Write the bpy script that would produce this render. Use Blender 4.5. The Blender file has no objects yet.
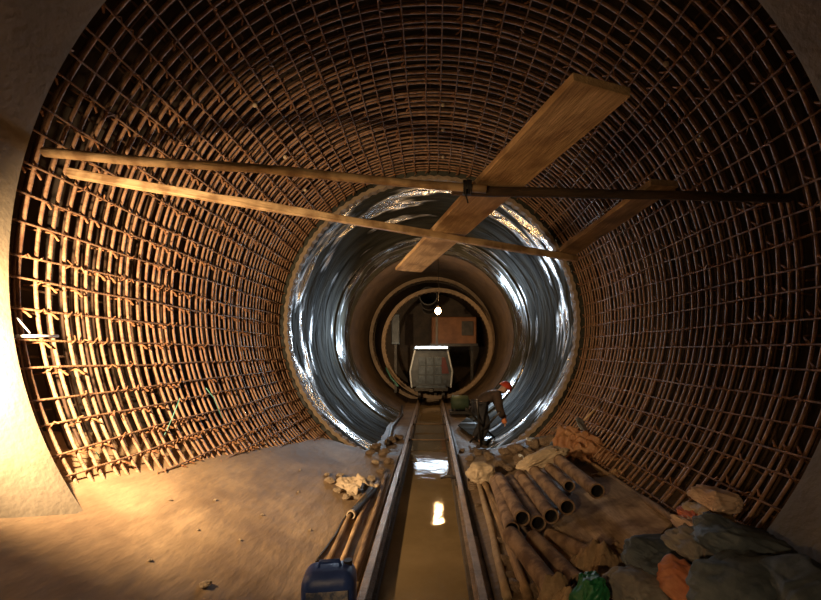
import bpy, bmesh, math, random
from mathutils import Vector, Matrix, noise
random.seed(11)
S = bpy.context.scene
COL = S.collection
PI = math.pi
F = 400.0; VX, VY = 432.0, 352.0        # focal length in px, image point the tunnel axis runs to
CAMH = 1.80; AXZ = 2.32; R = 2.70       # eye height over the rail tops, height of the tunnel axis, lining radius
D0, D1 = 2.57, 7.45                     # open cage between the two concreted sections

# ------------------------------------------------------------------ materials
def mat(name, col, rough=0.7, metal=0.0, col2=None, scale=6.0, bump=0.0, bscale=20.0, stretch=(1,1,1), spec=0.5,
        lo=0.35, hi=0.65, det=6, col3=None, scale3=1.5, coat=0.0, r2=None):
    m = bpy.data.materials.new(name); m.use_nodes = True
    nt = m.node_tree; n = nt.nodes; l = nt.links
    b = n['Principled BSDF']
    b.inputs['Roughness'].default_value = rough; b.inputs['Metallic'].default_value = metal
    b.inputs['Specular IOR Level'].default_value = spec
    b.inputs['Base Color'].default_value = (*col, 1)
    b.inputs['Coat Weight'].default_value = coat
    b.inputs['Coat Roughness'].default_value = 0.1
    tc = n.new('ShaderNodeTexCoord'); mp = n.new('ShaderNodeMapping'); mp.inputs['Scale'].default_value = stretch
    l.new(tc.outputs['Object'], mp.inputs['Vector'])
    if col2:
        t = n.new('ShaderNodeTexNoise'); t.inputs['Scale'].default_value = scale; t.inputs['Detail'].default_value = det
        t.inputs['Roughness'].default_value = 0.65
        l.new(mp.outputs[0], t.inputs['Vector'])
        r = n.new('ShaderNodeValToRGB'); r.color_ramp.elements[0].position = lo; r.color_ramp.elements[1].position = hi
        r.color_ramp.elements[0].color = (*col, 1); r.color_ramp.elements[1].color = (*col2, 1)
        l.new(t.outputs['Fac'], r.inputs['Fac']); src = r.outputs[0]
        if r2 is not None:
            mr = n.new('ShaderNodeMapRange'); mr.inputs['From Min'].default_value = lo; mr.inputs['From Max'].default_value = hi
            mr.inputs['To Min'].default_value = rough; mr.inputs['To Max'].default_value = r2
            l.new(t.outputs['Fac'], mr.inputs['Value']); l.new(mr.outputs[0], b.inputs['Roughness'])
        if col3:
            t3 = n.new('ShaderNodeTexNoise'); t3.inputs['Scale'].default_value = scale3; t3.inputs['Detail'].default_value = 4
            l.new(tc.outputs['Object'], t3.inputs['Vector'])
            rr = n.new('ShaderNodeValToRGB'); rr.color_ramp.elements[0].position = 0.45; rr.color_ramp.elements[1].position = 0.62
            l.new(t3.outputs['Fac'], rr.inputs['Fac'])
            mx = n.new('ShaderNodeMix'); mx.data_type = 'RGBA'
            l.new(rr.outputs[0], mx.inputs['Factor']); l.new(src, mx.inputs[6]); mx.inputs[7].default_value = (*col3, 1)
            src = mx.outputs[2]
        l.new(src, b.inputs['Base Color'])
    if bump:
        t2 = n.new('ShaderNodeTexNoise'); t2.inputs['Scale'].default_value = bscale; t2.inputs['Detail'].default_value = 8
        l.new(mp.outputs[0], t2.inputs['Vector'])
        bp = n.new('ShaderNodeBump'); bp.inputs['Strength'].default_value = bump; bp.inputs['Distance'].default_value = 0.02
        l.new(t2.outputs['Fac'], bp.inputs['Height']); l.new(bp.outputs[0], b.inputs['Normal'])
    return m

def emit(name, col, s):
    m = bpy.data.materials.new(name); m.use_nodes = True
    b = m.node_tree.nodes['Principled BSDF']
    b.inputs['Emission Color'].default_value = (*col, 1); b.inputs['Emission Strength'].default_value = s
    b.inputs['Base Color'].default_value = (*col, 1)
    return m

def wet_lining():
    """wet, sealed lining: ring-wise ripples (noise stretched round the bore) over a dark grey-green skin"""
    m = bpy.data.materials.new('wet_lining'); m.use_nodes = True
    nt = m.node_tree; n = nt.nodes; l = nt.links; b = n['Principled BSDF']
    tc = n.new('ShaderNodeTexCoord'); sp = n.new('ShaderNodeSeparateXYZ'); l.new(tc.outputs['Object'], sp.inputs[0])
    at = n.new('ShaderNodeMath'); at.operation = 'ARCTAN2'; l.new(sp.outputs['X'], at.inputs[0]); l.new(sp.outputs['Z'], at.inputs[1])
    mA = n.new('ShaderNodeMath'); mA.operation = 'MULTIPLY'; mA.inputs[1].default_value = 2.2; l.new(at.outputs[0], mA.inputs[0])
    mY = n.new('ShaderNodeMath'); mY.operation = 'MULTIPLY'; mY.inputs[1].default_value = 2.6; l.new(sp.outputs['Y'], mY.inputs[0])
    cb = n.new('ShaderNodeCombineXYZ'); l.new(mA.outputs[0], cb.inputs[0]); l.new(mY.outputs[0], cb.inputs[1])
    t = n.new('ShaderNodeTexNoise'); t.inputs['Scale'].default_value = 1.0; t.inputs['Detail'].default_value = 5; t.inputs['Roughness'].default_value = 0.5
    t.inputs['Distortion'].default_value = 0.6
    l.new(cb.outputs[0], t.inputs['Vector'])
    bp = n.new('ShaderNodeBump'); bp.inputs['Strength'].default_value = 0.9; bp.inputs['Distance'].default_value = 0.16
    l.new(t.outputs['Fac'], bp.inputs['Height']); l.new(bp.outputs[0], b.inputs['Normal'])
    t2 = n.new('ShaderNodeTexNoise'); t2.inputs['Scale'].default_value = 0.8; t2.inputs['Detail'].default_value = 6
    l.new(cb.outputs[0], t2.inputs['Vector'])
    r = n.new('ShaderNodeValToRGB'); r.color_ramp.elements[0].position = 0.4; r.color_ramp.elements[1].position = 0.65
    r.color_ramp.elements[0].color = (0.022, 0.021, 0.015, 1); r.color_ramp.elements[1].color = (0.062, 0.060, 0.045, 1)
    l.new(t2.outputs['Fac'], r.inputs['Fac']); l.new(r.outputs[0], b.inputs['Base Color'])
    mr = n.new('ShaderNodeMapRange'); mr.inputs['To Min'].default_value = 0.19; mr.inputs['To Max'].default_value = 0.9
    mr.inputs['From Min'].default_value = 0.44; mr.inputs['From Max'].default_value = 0.54
    ms = n.new('ShaderNodeMapRange'); ms.inputs['To Min'].default_value = 0.9; ms.inputs['To Max'].default_value = 0.03
    ms.inputs['From Min'].default_value = 0.44; ms.inputs['From Max'].default_value = 0.54
    my = n.new('ShaderNodeMapRange'); my.inputs['From Min'].default_value = D1; my.inputs['From Max'].default_value = 12.95
    l.new(sp.outputs['Y'], my.inputs['Value'])
    rb = n.new('ShaderNodeValToRGB'); el = rb.color_ramp.elements; el[0].position = 0.0; el[0].color = (0.08,)*3+(1,); el[1].position = 1.0; el[1].color = (0.0,)*3+(1,)
    for p_, c_ in ((0.17,0.05),(0.27,0.95),(0.56,1.0),(0.66,0.0)):
        e_ = el.new(p_); e_.color = (c_, c_, c_, 1)
    l.new(my.outputs[0], rb.inputs['Fac'])
    ma = n.new('ShaderNodeMath'); ma.operation = 'MULTIPLY_ADD'; ma.inputs[1].default_value = 0.16
    l.new(rb.outputs[0], ma.inputs[0]); l.new(t2.outputs['Fac'], ma.inputs[2])
    l.new(ma.outputs[0], mr.inputs['Value']); l.new(ma.outputs[0], ms.inputs['Value']); l.new(ms.outputs[0], b.inputs['Specular IOR Level'])
    l.new(mr.outputs[0], b.inputs['Roughness'])
    return m

M = dict(
  rust=mat('rusty_rebar', (0.20,0.092,0.044), 0.6, 0.1, (0.42,0.24,0.13), 9, 0.5, 60),
  rust_long=mat('rusty_rebar_long', (0.16,0.08,0.04), 0.62, 0.15, (0.34,0.19,0.10), 7, 0.5, 60),
  rust_shaded=mat('rusty_rebar_shaded', (0.06,0.03,0.016), 0.75, 0.1, (0.12,0.065,0.033), 9, 0.4, 60),  # outer mat: same rust, darkened to hold the shade behind the inner bars
  tie=mat('tie_wire', (0.26,0.11,0.05), 0.6, 0.2, (0.40,0.20,0.09), 15),
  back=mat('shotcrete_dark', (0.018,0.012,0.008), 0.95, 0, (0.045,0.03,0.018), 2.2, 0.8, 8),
  lining=mat('cast_concrete', (0.19,0.148,0.098), 0.8, 0, (0.25,0.20,0.135), 2.0, 0.35, 25, col3=(0.14,0.108,0.068), scale3=0.8),
  floor=mat('trowelled_concrete', (0.21,0.135,0.07), 0.72, 0, (0.36,0.245,0.135), 2.6, 0.8, 9, stretch=(1.6,0.45,1), col3=(0.16,0.10,0.052), scale3=1.1),
  mud=mat('wet_mud', (0.09,0.058,0.032), 0.65, 0, (0.19,0.125,0.072), 4, 0.9, 14),
  rim=mat('ribbed_rim', (0.20,0.14,0.085), 0.75, 0, (0.30,0.22,0.14), 7, 0.4, 30),
  steel_rib=mat('formwork_steel', (0.24,0.16,0.09), 0.5, 0.3, (0.36,0.25,0.15), 5, 0.3, 20),
  wood=mat('sawn_timber', (0.46,0.28,0.13), 0.75, 0, (0.72,0.49,0.26), 5, 0.45, 14, stretch=(6,0.6,6), col3=(0.34,0.20,0.09), scale3=4),
  wood2=mat('weathered_timber', (0.24,0.145,0.07), 0.8, 0, (0.42,0.27,0.14), 5, 0.5, 14, stretch=(6,0.6,6), col3=(0.15,0.09,0.045), scale3=3),
  pole=mat('pole_timber', (0.45,0.285,0.135), 0.7, 0, (0.66,0.45,0.235), 3, 0.4, 12, stretch=(0.6,5,5), col3=(0.28,0.16,0.07), scale3=6),
  poledark=mat('dark_pole_timber', (0.028,0.017,0.01), 0.8, 0, (0.09,0.052,0.026), 2, 0.5, 12, stretch=(1,5,5)),
  pipe=mat('dusty_pipe', (0.21,0.13,0.075), 0.85, 0, (0.36,0.24,0.15), 6, 0.3, 30, col3=(0.13,0.075,0.045), scale3=9),
  boreshade=mat('shaded_pipe_bore', (0.02,0.015,0.01), 0.9),  # near black, the shade inside the pipes put into the colour
  railhead=mat('rail_steel', (0.16,0.105,0.06), 0.45, 0.5, (0.30,0.20,0.12), 5, 0.2, 40),
  railrust=mat('rail_rust', (0.13,0.08,0.045), 0.7, 0.3, (0.27,0.18,0.10), 7, 0.5, 40),
  railmud=mat('rail_mud', (0.27,0.185,0.11), 0.8, 0, (0.40,0.29,0.18), 9, 0.6, 30),
  concrete_dark=mat('kerb_concrete', (0.05,0.036,0.022), 0.9, 0, (0.11,0.078,0.046), 5, 0.6, 20),
  sackpale=mat('pale_sack', (0.40,0.30,0.19), 0.8, 0, (0.55,0.43,0.29), 6, 0.6, 22),
  sackgrey=mat('grey_sack', (0.12,0.11,0.10), 0.8, 0, (0.24,0.215,0.185), 4, 0.6, 18),
  sackblue=mat('bluegrey_sack', (0.04,0.055,0.07), 0.75, 0, (0.11,0.125,0.135), 4, 0.6, 18),
  sackpink=mat('pinkish_sack', (0.48,0.31,0.22), 0.75, 0, (0.62,0.45,0.33), 5, 0.5, 18),
  sackred=mat('red_sack', (0.45,0.10,0.05), 0.7, 0, (0.58,0.20,0.10), 5, 0.5, 18),
  sackorange=mat('orange_sack', (0.30,0.09,0.035), 0.7, 0, (0.42,0.18,0.09), 5, 0.5, 18),
  jute=mat('jute', (0.20,0.13,0.07), 0.9, 0, (0.34,0.235,0.135), 10, 0.9, 30),
  tarp=mat('orange_tarp', (0.24,0.095,0.035), 0.65, 0, (0.38,0.20,0.09), 5, 0.4, 16),
  green=mat('green_plastic', (0.005,0.075,0.025), 0.45, 0, (0.01,0.13,0.045), 6, 0.3, 20),
  bluep=mat('blue_plastic', (0.02,0.05,0.22), 0.42, 0, (0.04,0.085,0.32), 5, 0.2, 20),
  blueface=mat('scuffed_blue', (0.09,0.12,0.22), 0.6, 0, (0.36,0.33,0.33), 14, 0.5, 30, lo=0.45, hi=0.6),
  stone=mat('muddy_stone', (0.13,0.085,0.05), 0.75, 0, (0.26,0.18,0.11), 6, 0.9, 14),
  stonepale=mat('pale_rubble', (0.30,0.215,0.13), 0.8, 0, (0.45,0.34,0.22), 6, 0.9, 14),
  blackrub=mat('black_rubber', (0.015,0.013,0.012), 0.55, 0, (0.04,0.03,0.022), 8),
  white=mat('white_paper_glare', (0.75,0.75,0.72), 0.5, 0, (0.85,0.85,0.82), 8),  # paper white; on the bar stub it stands in for glare
  wiregreen=mat('green_wire', (0.07,0.24,0.18), 0.5, 0, (0.15,0.40,0.32), 8),
  grey=mat('grey_painted_steel', (0.03,0.034,0.038), 0.35, 0.5, (0.07,0.075,0.08), 3, 0.2, 20),
  greyl=mat('light_grey_steel', (0.32,0.34,0.35), 0.35, 0.4, (0.46,0.48,0.48), 4, 0.2, 20),
  cargrey=mat('car_panel', (0.025,0.033,0.042), 0.35, 0.4, (0.075,0.095,0.115), 4, 0.2, 20),
  darksteel=mat('dark_steel', (0.03,0.028,0.026), 0.4, 0.6, (0.07,0.06,0.05), 5, 0.2, 20),
  redp=mat('dark_red_paint', (0.07,0.012,0.012), 0.5, 0.1, (0.11,0.02,0.018), 5),
  orangelit=mat('orange_lit_housing', (0.15,0.055,0.02), 0.6, 0.1, (0.28,0.12,0.045), 2, 0.3, 10),  # warm lamplight on the housing is put into this colour
  greenp=mat('olive_paint', (0.05,0.08,0.04), 0.6, 0.1, (0.09,0.12,0.06), 4),
  skin=mat('skin', (0.40,0.22,0.14), 0.6, 0, (0.46,0.27,0.17), 5),
  jacket=mat('brown_work_jacket', (0.03,0.018,0.012), 0.85, 0, (0.06,0.034,0.02), 8, 0.4, 20),
  trousers=mat('dark_trousers', (0.015,0.015,0.018), 0.85, 0, (0.035,0.033,0.035), 8, 0.4, 20),
  helmet=mat('red_helmet', (0.45,0.05,0.025), 0.4, 0, (0.50,0.07,0.03), 5),
  glove=mat('orange_glove', (0.65,0.20,0.07), 0.7, 0, (0.72,0.28,0.10), 5),
  boot=mat('rubber_boot', (0.01,0.01,0.012), 0.3, 0, (0.03,0.03,0.03), 5),
)
M['wet'] = wet_lining()
M['brownwall'] = mat('brown_lining', (0.055,0.037,0.022), 0.6, 0, (0.125,0.083,0.05), 2.0, 0.6, 8)
M['tube'] = emit('tube_light', (0.72,0.86,1.0), 22)
M['bulb'] = emit('warm_bulb', (1.0,0.62,0.26), 60)

# ------------------------------------------------------------------ object helpers
def link(name, me, m=None, parent=None, smooth=False, loc=None):
    o = bpy.data.objects.new(name, me); COL.objects.link(o)
    if m is not None and me is not None and not me.materials:
        for mm in (m if isinstance(m, (list, tuple)) else [m]): me.materials.append(mm)
    if smooth:
        for p in me.polygons: p.use_smooth = True
    if parent: o.parent = parent
    if loc is not None: o.location = loc
    return o
def thing(name, label, cat, loc=(0,0,0), rz=0, group=None):
    o = bpy.data.objects.new(name, None); COL.objects.link(o); o.empty_display_size = 0.1
    o.location = loc; o.rotation_euler = (0,0,rz)
    return tag(o, label, cat, group)
def tag(o, label=None, cat=None, group=None, kind=None):
    if label: o['label'] = label
    if cat: o['category'] = cat
    if group: o['group'] = group
    if kind: o['kind'] = kind
    return o

class MB:
    def __init__(s): s.v = []; s.f = []; s.m = []
    def add(s, vs, fs, mi=0):
        k = len(s.v); s.v += [tuple(v) for v in vs]
        for f in fs: s.f.append(tuple(i+k for i in f)); s.m.append(mi)
        return s
    def tube(s, pts, r, n=6, caps=True, mi=0, closed=False):
        pts = [Vector(p) for p in pts]; rings = []
        up = None
        for i, p in enumerate(pts):
            if closed: d = pts[(i+1) % len(pts)] - pts[i-1]
            else: d = (pts[min(i+1, len(pts)-1)] - pts[max(i-1, 0)])
            d.normalize()
            if up is None: up = Vector((0,0,1)) if abs(d.z) < 0.9 else Vector((1,0,0))
            a = d.cross(up)
            if a.length < 1e-4: a = d.cross(Vector((0,1,0)))
            a.normalize(); b = a.cross(d).normalized(); up = b
            rr = r[i] if isinstance(r, (list, tuple)) else r
            rings.append([p + a*rr*math.cos(2*PI*j/n) + b*rr*math.sin(2*PI*j/n) for j in range(n)])
        vs = [v for q in rings for v in q]; fs = []
        m_ = len(pts)
        for i in range(m_ if closed else m_-1):
            i2 = (i+1) % m_
            for j in range(n):
                fs.append((i*n+j, i*n+(j+1) % n, i2*n+(j+1) % n, i2*n+j))
        if caps and not closed:
            fs.append(tuple(range(n))[::-1]); fs.append(tuple((m_-1)*n+j for j in range(n)))
        return s.add(vs, fs, mi)
    def box(s, c, d, rot=None, mi=0):
        vs = [Vector((x*d[0]/2, y*d[1]/2, z*d[2]/2)) for x in (-1,1) for y in (-1,1) for z in (-1,1)]
        if rot is not None: vs = [rot @ v for v in vs]
        vs = [v+Vector(c) for v in vs]
        return s.add(vs, [(0,1,3,2),(4,6,7,5),(0,4,5,1),(2,3,7,6),(0,2,6,4),(1,5,7,3)], mi)
    def bar(s, p, q, w, h, n=1, jit=0.0, seed=0, mi=0, side=None):
        """rectangular timber from p to q, n pieces long, edges a little uneven"""
        p = Vector(p); q = Vector(q); d = (q-p).normalized()
        a = Vector(side) if side else d.cross(Vector((0,0,1)))
        a = (a - d*a.dot(d)).normalized(); b = a.cross(d).normalized()
        if b.z < 0: b = -b
        rnd = random.Random(seed); vs = []; fs = []
        for i in range(n+1):
            c = p.lerp(q, i/n)
            for sx, sz in ((-1,-1),(1,-1),(1,1),(-1,1)):
                vs.append(c + a*(sx*w/2+rnd.uniform(-jit, jit)) + b*(sz*h/2+rnd.uniform(-jit, jit)))
        for i in range(n):
            for j in range(4): fs.append((i*4+j, i*4+(j+1) % 4, i*4+4+(j+1) % 4, i*4+4+j))
        fs.append((3,2,1,0)); fs.append(tuple(n*4+j for j in range(4)))
        return s.add(vs, fs, mi)
    def lathe_y(s, prof, n=96, a0=0.0, a1=2*PI, mi=0, cz=0.0, closed_prof=False):
        """profile [(radius, y)] turned round the y axis"""
        full = abs(a1-a0-2*PI) < 1e-6; k = n if full else n+1; vs = []; fs = []
        for i in range(k):
            a = a0+(a1-a0)*i/n
            for r, y in prof: vs.append((r*math.cos(a), y, cz+r*math.sin(a)))
        P = len(prof); pe = P if closed_prof else P-1
        for i in range(n):
            i2 = (i+1) % k
            for j in range(pe):
                j2 = (j+1) % P
                fs.append((i*P+j, i2*P+j, i2*P+j2, i*P+j2))
        return s.add(vs, fs, mi)
    def build(s, name, m=None, parent=None, smooth=False, bevel=0.0, loc=None, fix=True):
        me = bpy.data.meshes.new(name); me.from_pydata(s.v, [], s.f)
        for p, k in zip(me.polygons, s.m): p.material_index = k
        if fix:
            bm = bmesh.new(); bm.from_mesh(me); bmesh.ops.recalc_face_normals(bm, faces=bm.faces); bm.to_mesh(me); bm.free()
        o = link(name, me, m, parent, smooth, loc)
        if bevel:
            b = o.modifiers.new('bevel', 'BEVEL'); b.width = bevel; b.segments = 2; b.limit_method = 'ANGLE'
        return o

def fbm(p, s=1.0, o=4):
    return noise.fractal(Vector(p)*s, 1.0, 2.0, o)

# ------------------------------------------------------------------ the ground of the bore
RAILX = (-0.52, 0.38)
WATER = -0.20
def edge_left(d):
    return 0.93-0.2*(d-2.07) if d < 2.6 else 0.824-0.095*(d-2.6)
def sm(a, b, x):
    t = min(1, max(0, (x-a)/(b-a))); return t*t*(3-2*t)
def floor_z(x, d):
    if x < -0.60:
        t = (-x-0.60)/1.70; z = -0.09+(min(edge_left(d), 1.05)+0.09)*t**1.2
        z += 0.020*fbm((x*1.2, d*0.5, 3.1), 1.0)*sm(0, 0.3, t)
    elif x > 0.48:
        t = (x-0.48)/1.58; z = -0.09+0.45*t
        z += 0.035*fbm((x, d, 7.7), 2.2)*sm(0, 0.2, t)
        z += 0.30*math.exp(-((x-1.75)/0.42)**2-((d-2.45)/0.45)**2)
    elif -0.60 <= x < -0.44 or 0.30 < x <= 0.48: z = -0.12
    else: z = -0.42
    k = sm(7.1, 7.75, d)
    if k > 0 and (x < -0.60 or x > 0.48):
        flat = -0.13+0.03*fbm((x, d, 1), 2.0)
        z = z*(1-k)+flat*k
    return z
def ground(px, py, lift=0.0):
    """where the line of sight through a photo point meets the ground"""
    u, v = (px-VX)/F, (py-VY)/F; d = 1.0
    while d < 20:
        if CAMH-v*d <= floor_z(u*d, d)+lift: break
        d += 0.01
    return Vector((u*d, d, floor_z(u*d, d)))
def P(px, py, d): return Vector(((px-VX)/F*d, d, CAMH-(py-VY)/F*d))

xs = []
x = -2.95
while x < -0.60: xs.append(x); x += 0.06
xs += [-0.601, -0.599, -0.52, -0.441, -0.439, -0.3, -0.1, 0.1, 0.299, 0.301, 0.39, 0.479, 0.481]
x = 0.53
while x < 2.95: xs.append(x); x += 0.06
ds = []; d = -5.0
while d < 1.5: ds.append(d); d += 0.25
while d < 9: ds.append(d); d += 0.06
while d < 28: ds.append(d); d += 0.4
mb = MB(); vs = [(a, b, floor_z(a, b)) for b in ds for a in xs]; W = len(xs); fs = []; 
mb.add(vs, [(j*W+i, j*W+i+1, (j+1)*W+i+1, (j+1)*W+i) for j in range(len(ds)-1) for i in range(W-1)])
fl = mb.build('floor', [M['floor'], M['mud'], M['concrete_dark']], smooth=False, fix=False)
for p in fl.data.polygons:
    c = p.center
    if -0.62 < c.x < 0.49: p.material_index = 2
    elif c.x > 0.45 or c.y > 7.35: p.material_index = 1; p.use_smooth = True
    else: p.use_smooth = True
tag(fl, 'trowelled tan concrete and mud ground of the tunnel', kind='structure')

# ------------------------------------------------------------------ tunnel shell
def shell(name, prof, m, label, n=160, smooth=True):
    o = MB().lathe_y(prof, n).build(name, m, None, smooth, loc=(0,0,AXZ), fix=False)
    tag(o, label, kind='structure')
    md = o.modifiers.new('edge', 'EDGE_SPLIT'); md.split_angle = math.radians(35)
    return o
shell('wall_near', [(3.20,-5), (2.70,-5), (2.70,-2), (2.70,0.4), (2.70,2.50), (2.71,2.56), (2.74,D0+0.01), (3.20,D0+0.01)], M['lining'],
      'finished tan concrete lining around the camera')
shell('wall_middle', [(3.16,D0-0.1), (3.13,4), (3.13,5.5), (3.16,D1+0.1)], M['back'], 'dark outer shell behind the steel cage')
shell('wall_far', [(3.20,D1), (2.78,D1), (2.70,D1+0.06), (2.70,9.0), (2.70,11.0), (2.66,11.05), (2.66,11.35), (2.66,12.0), (2.66,12.9), (3.2,12.9)], M['wet'],
      'wet shiny grey lining beyond the cage')
shell('wall_far_inner', [(3.2,12.88), (2.63,12.88), (2.63,15), (2.63,17.0), (2.45,17.05), (2.45,21)], M['brownwall'], 'dull brown lining around the rail car')
o = MB().lathe_y([(0.001,20.6), (2.6,20.6)], 64).build('wall_end', M['brownwall'], None, True, loc=(0,0,AXZ), fix=False); tag(o, kind='structure')
o = MB().lathe_y([(0.001,-5), (2.8,-5)], 64).build('wall_back', M['lining'], None, True, loc=(0,0,AXZ), fix=False); tag(o, kind='structure')

# scalloped rim at the start of the far lining
mb = MB(); prof = []
n = 210
for i in range(n):
    a = 2*PI*i/n; rr = 2.70+(0.016 if i % 2 else -0.006); 
    for (r, y) in ((rr+0.05, D1-0.03), (rr-0.02, D1-0.03), (rr-0.03, D1+0.09), (2.73, D1+0.10)): prof.append((r*math.cos(a), y, r*math.sin(a)))
mb.add(prof, [(i*4+j, ((i+1) % n)*4+j, ((i+1) % n)*4+j+1, i*4+j+1) for i in range(n) for j in range(3)])
o = mb.build('trim_1', M['rim'], loc=(0,0,AXZ)); tag(o, 'scalloped tan rim of the far lining', kind='structure')

# ------------------------------------------------------------------ reinforcement cage
cage = thing('rebar_cage', 'rusty steel reinforcement cage lining the whole bore around the planks', 'reinforcement', (0,0,AXZ))
def hoop_mesh(r, rad, seed, name):
    rnd = random.Random(seed); pts = []
    a0, a1 = math.radians(-52), math.radians(232); k = 110
    for i in range(k+1):
        a = a0+(a1-a0)*i/k
        w = 0.012*noise.noise(Vector((a*3, seed*5.1, 0))); y = 0.020*noise.noise(Vector((a*2.2, seed*3.3, 9)))
        pts.append(((r+w)*math.cos(a), y, (r+w)*math.sin(a)))
    b = MB().tube(pts, rad, 6)
    me = bpy.data.meshes.new(name); me.from_pydata(b.v, [], b.f)
    for p in me.polygons: p.use_smooth = True
    return me
inner = [hoop_mesh(2.836, 0.0130, s, 'hoop_bar') for s in range(6)]
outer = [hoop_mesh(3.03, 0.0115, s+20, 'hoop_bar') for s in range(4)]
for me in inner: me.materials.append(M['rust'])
for me in outer: me.materials.append(M['rust_shaded'])
proto = link('hoop_bar', inner[0], None, cage); nh = 0
hoopy = []
y = D0+0.07; k = 0
while y < D1-0.03:
    o = proto if k == 0 else proto.copy()
    if k: COL.objects.link(o)
    o.data = inner[k % 6]; o.parent = cage; o.location = (0, y+random.uniform(-0.018, 0.018), 0)
    o.rotation_euler = (random.uniform(-0.004, 0.004), random.uniform(-0.02, 0.02), random.uniform(-0.004, 0.004)); hoopy.append(o.location.y)
    k += 1; y += 0.108
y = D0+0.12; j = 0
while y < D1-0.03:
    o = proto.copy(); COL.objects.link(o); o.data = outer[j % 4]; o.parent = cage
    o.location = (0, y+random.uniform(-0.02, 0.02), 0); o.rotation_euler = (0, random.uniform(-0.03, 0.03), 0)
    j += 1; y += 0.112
def long_mesh(r, rad, seed):
    pts = []
    for i in range(25):
        y = D0-0.06+(D1-D0+0.08)*i/24
        pts.append((r+0.010*noise.noise(Vector((y*1.2, seed*7.7, 1))), y, 0.028*noise.noise(Vector((y*0.9, seed*4.4, 5)))))
    b = MB().tube(pts, rad, 6); me = bpy.data.meshes.new('longitudinal_bar'); me.from_pydata(b.v, [], b.f)
    for p in me.polygons: p.use_smooth = True
    return me
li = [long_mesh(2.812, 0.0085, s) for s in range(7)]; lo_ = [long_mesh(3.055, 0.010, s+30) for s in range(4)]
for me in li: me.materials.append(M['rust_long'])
for me in lo_: me.materials.append(M['rust_shaded'])
longa = []
lp = link('longitudinal_bar', li[0], None, cage)
k = 0; a = -46.0
while a <= 226.5:
    o = lp if k == 0 else lp.copy()
    if k: COL.objects.link(o)
    o.data = li[k % 7]; o.parent = cage; aa = a+random.uniform(-0.45, 0.45); longa.append(math.radians(aa))
    o.rotation_euler = (0, -math.radians(aa), 0); k += 1; a += 4.05
for i in range(31):
    o = lp.copy(); COL.objects.link(o); o.data = lo_[i % 4]; o.parent = cage
    o.rotation_euler = (0, -math.radians(-44+270*i/30+random.uniform(-1,1)), 0)
# tie wires and hooks at the crossings
rnd = random.Random(5); mb = MB()
for ya in hoopy:
    for aa in longa:
        q = rnd.random()
        if q > 0.50: continue
        c = Vector((math.cos(aa), 0, math.sin(aa))); t = Vector((-math.sin(aa), 0, math.cos(aa)))
        p = c*2.81+Vector((0, ya, 0))
        if q < 0.24:       # hooked end of a stirrup wrapped round the crossing
            pts = [p+c*0.20, p+c*0.02+t*0.01, p-c*0.012+t*0.03, p-c*0.016+Vector((0,0.025,0))+t*0.055, p+Vector((0,0.05,0))+t*0.045+c*0.02, p+Vector((0,0.055,0))+t*0.02+c*0.04]
            mb.tube(pts, 0.0065, 5)
        else:
            e1 = rnd.uniform(-0.04, 0.04); e2 = rnd.uniform(-0.05, 0.05)
            pts = [p+t*0.02+c*0.02, p-c*0.012+t*0.012-Vector((0,0.012,0)), p-c*0.016, p-c*0.012-t*0.012+Vector((0,0.014,0)), p-c*0.03+t*e1+Vector((0,e2,0))]
            mb.tube(pts, 0.0045, 4)
o = mb.build('tie_wire', M['tie'], cage); tag(o, kind='stuff')
# grout spacer discs seen in a few lines under the crown
sp0 = MB().tube([(0,-0.012,0),(0,0,0),(0,0.012,0)], [0.018,0.028,0.018], 10).build('spacer_disc', M['sackpale'], cage, True)
sp0['label'] = 'small pale round spacer disc'
first = True
for px, py in ((255,105),(285,157),(305,190),(322,218),(443,130),(443,157),(443,105),(666,64),(587,168),(700,140)):
    u, v = (px-VX)/F, -(py-VY)/F
    A = u*u+v*v; B = -2*v*(AXZ-CAMH); C = (AXZ-CAMH)**2-2.79**2
    dd = (-B+math.sqrt(B*B-4*A*C))/(2*A)
    o = sp0 if first else sp0.copy()
    if not first: COL.objects.link(o)
    first = False; o.parent = cage; o.location = (u*dd, dd, CAMH+v*dd-AXZ)

# ------------------------------------------------------------------ timber across the bore
def pole(name, label, p, q, r, m, seed, square=False):
    p = Vector(p); q = Vector(q); L = (q-p).length; pts = []; rr = []
    rnd = random.Random(seed)
    for i in range(19):
        t = i/18; pts.append((L*t, 0.018*noise.noise(Vector((t*3, seed, 0))), 0.018*noise.noise(Vector((t*3, seed, 8))))); rr.append(r*(1.08-0.16*t)*(1+0.07*rnd.uniform(-1,1)))
    o = MB().tube(pts, rr, 10).build(name, m, None, True)
    d = (q-p).normalized(); o.location = p
    o.rotation_euler = d.to_track_quat('X', 'Z').to_euler()
    if label: tag(o, label, 'pole')
    return o
def at_x(p, q, px):
    lo, hi = 0.0, 1.0
    for _ in range(40):
        mid = (lo+hi)/2; c = p.lerp(q, mid)
        if VX+F*c.x/c.y < px: lo = mid
        else: hi = mid
    return p.lerp(q, lo)
A0, A1 = P(44,152,2.70), P(790,198,2.98)
B0, B1 = P(68,173,2.86), P(577,259,4.35)
_a = at_x(A0, A1, 486); Am = P(486,189,_a.y); _a = at_x(A0, A1, 452); An = P(452,186,_a.y)
pole('timber_pole', 'pale round pole running from the left wall to the rope lashing by the longest plank', A0, Am, 0.030, M['pole'], 3)
pole('timber_pole', 'blackened pole running from the rope lashing to the right wall under both planks', An+Vector((0,0.075,0.0)), A1, 0.034, M['poledark'], 7)
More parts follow.
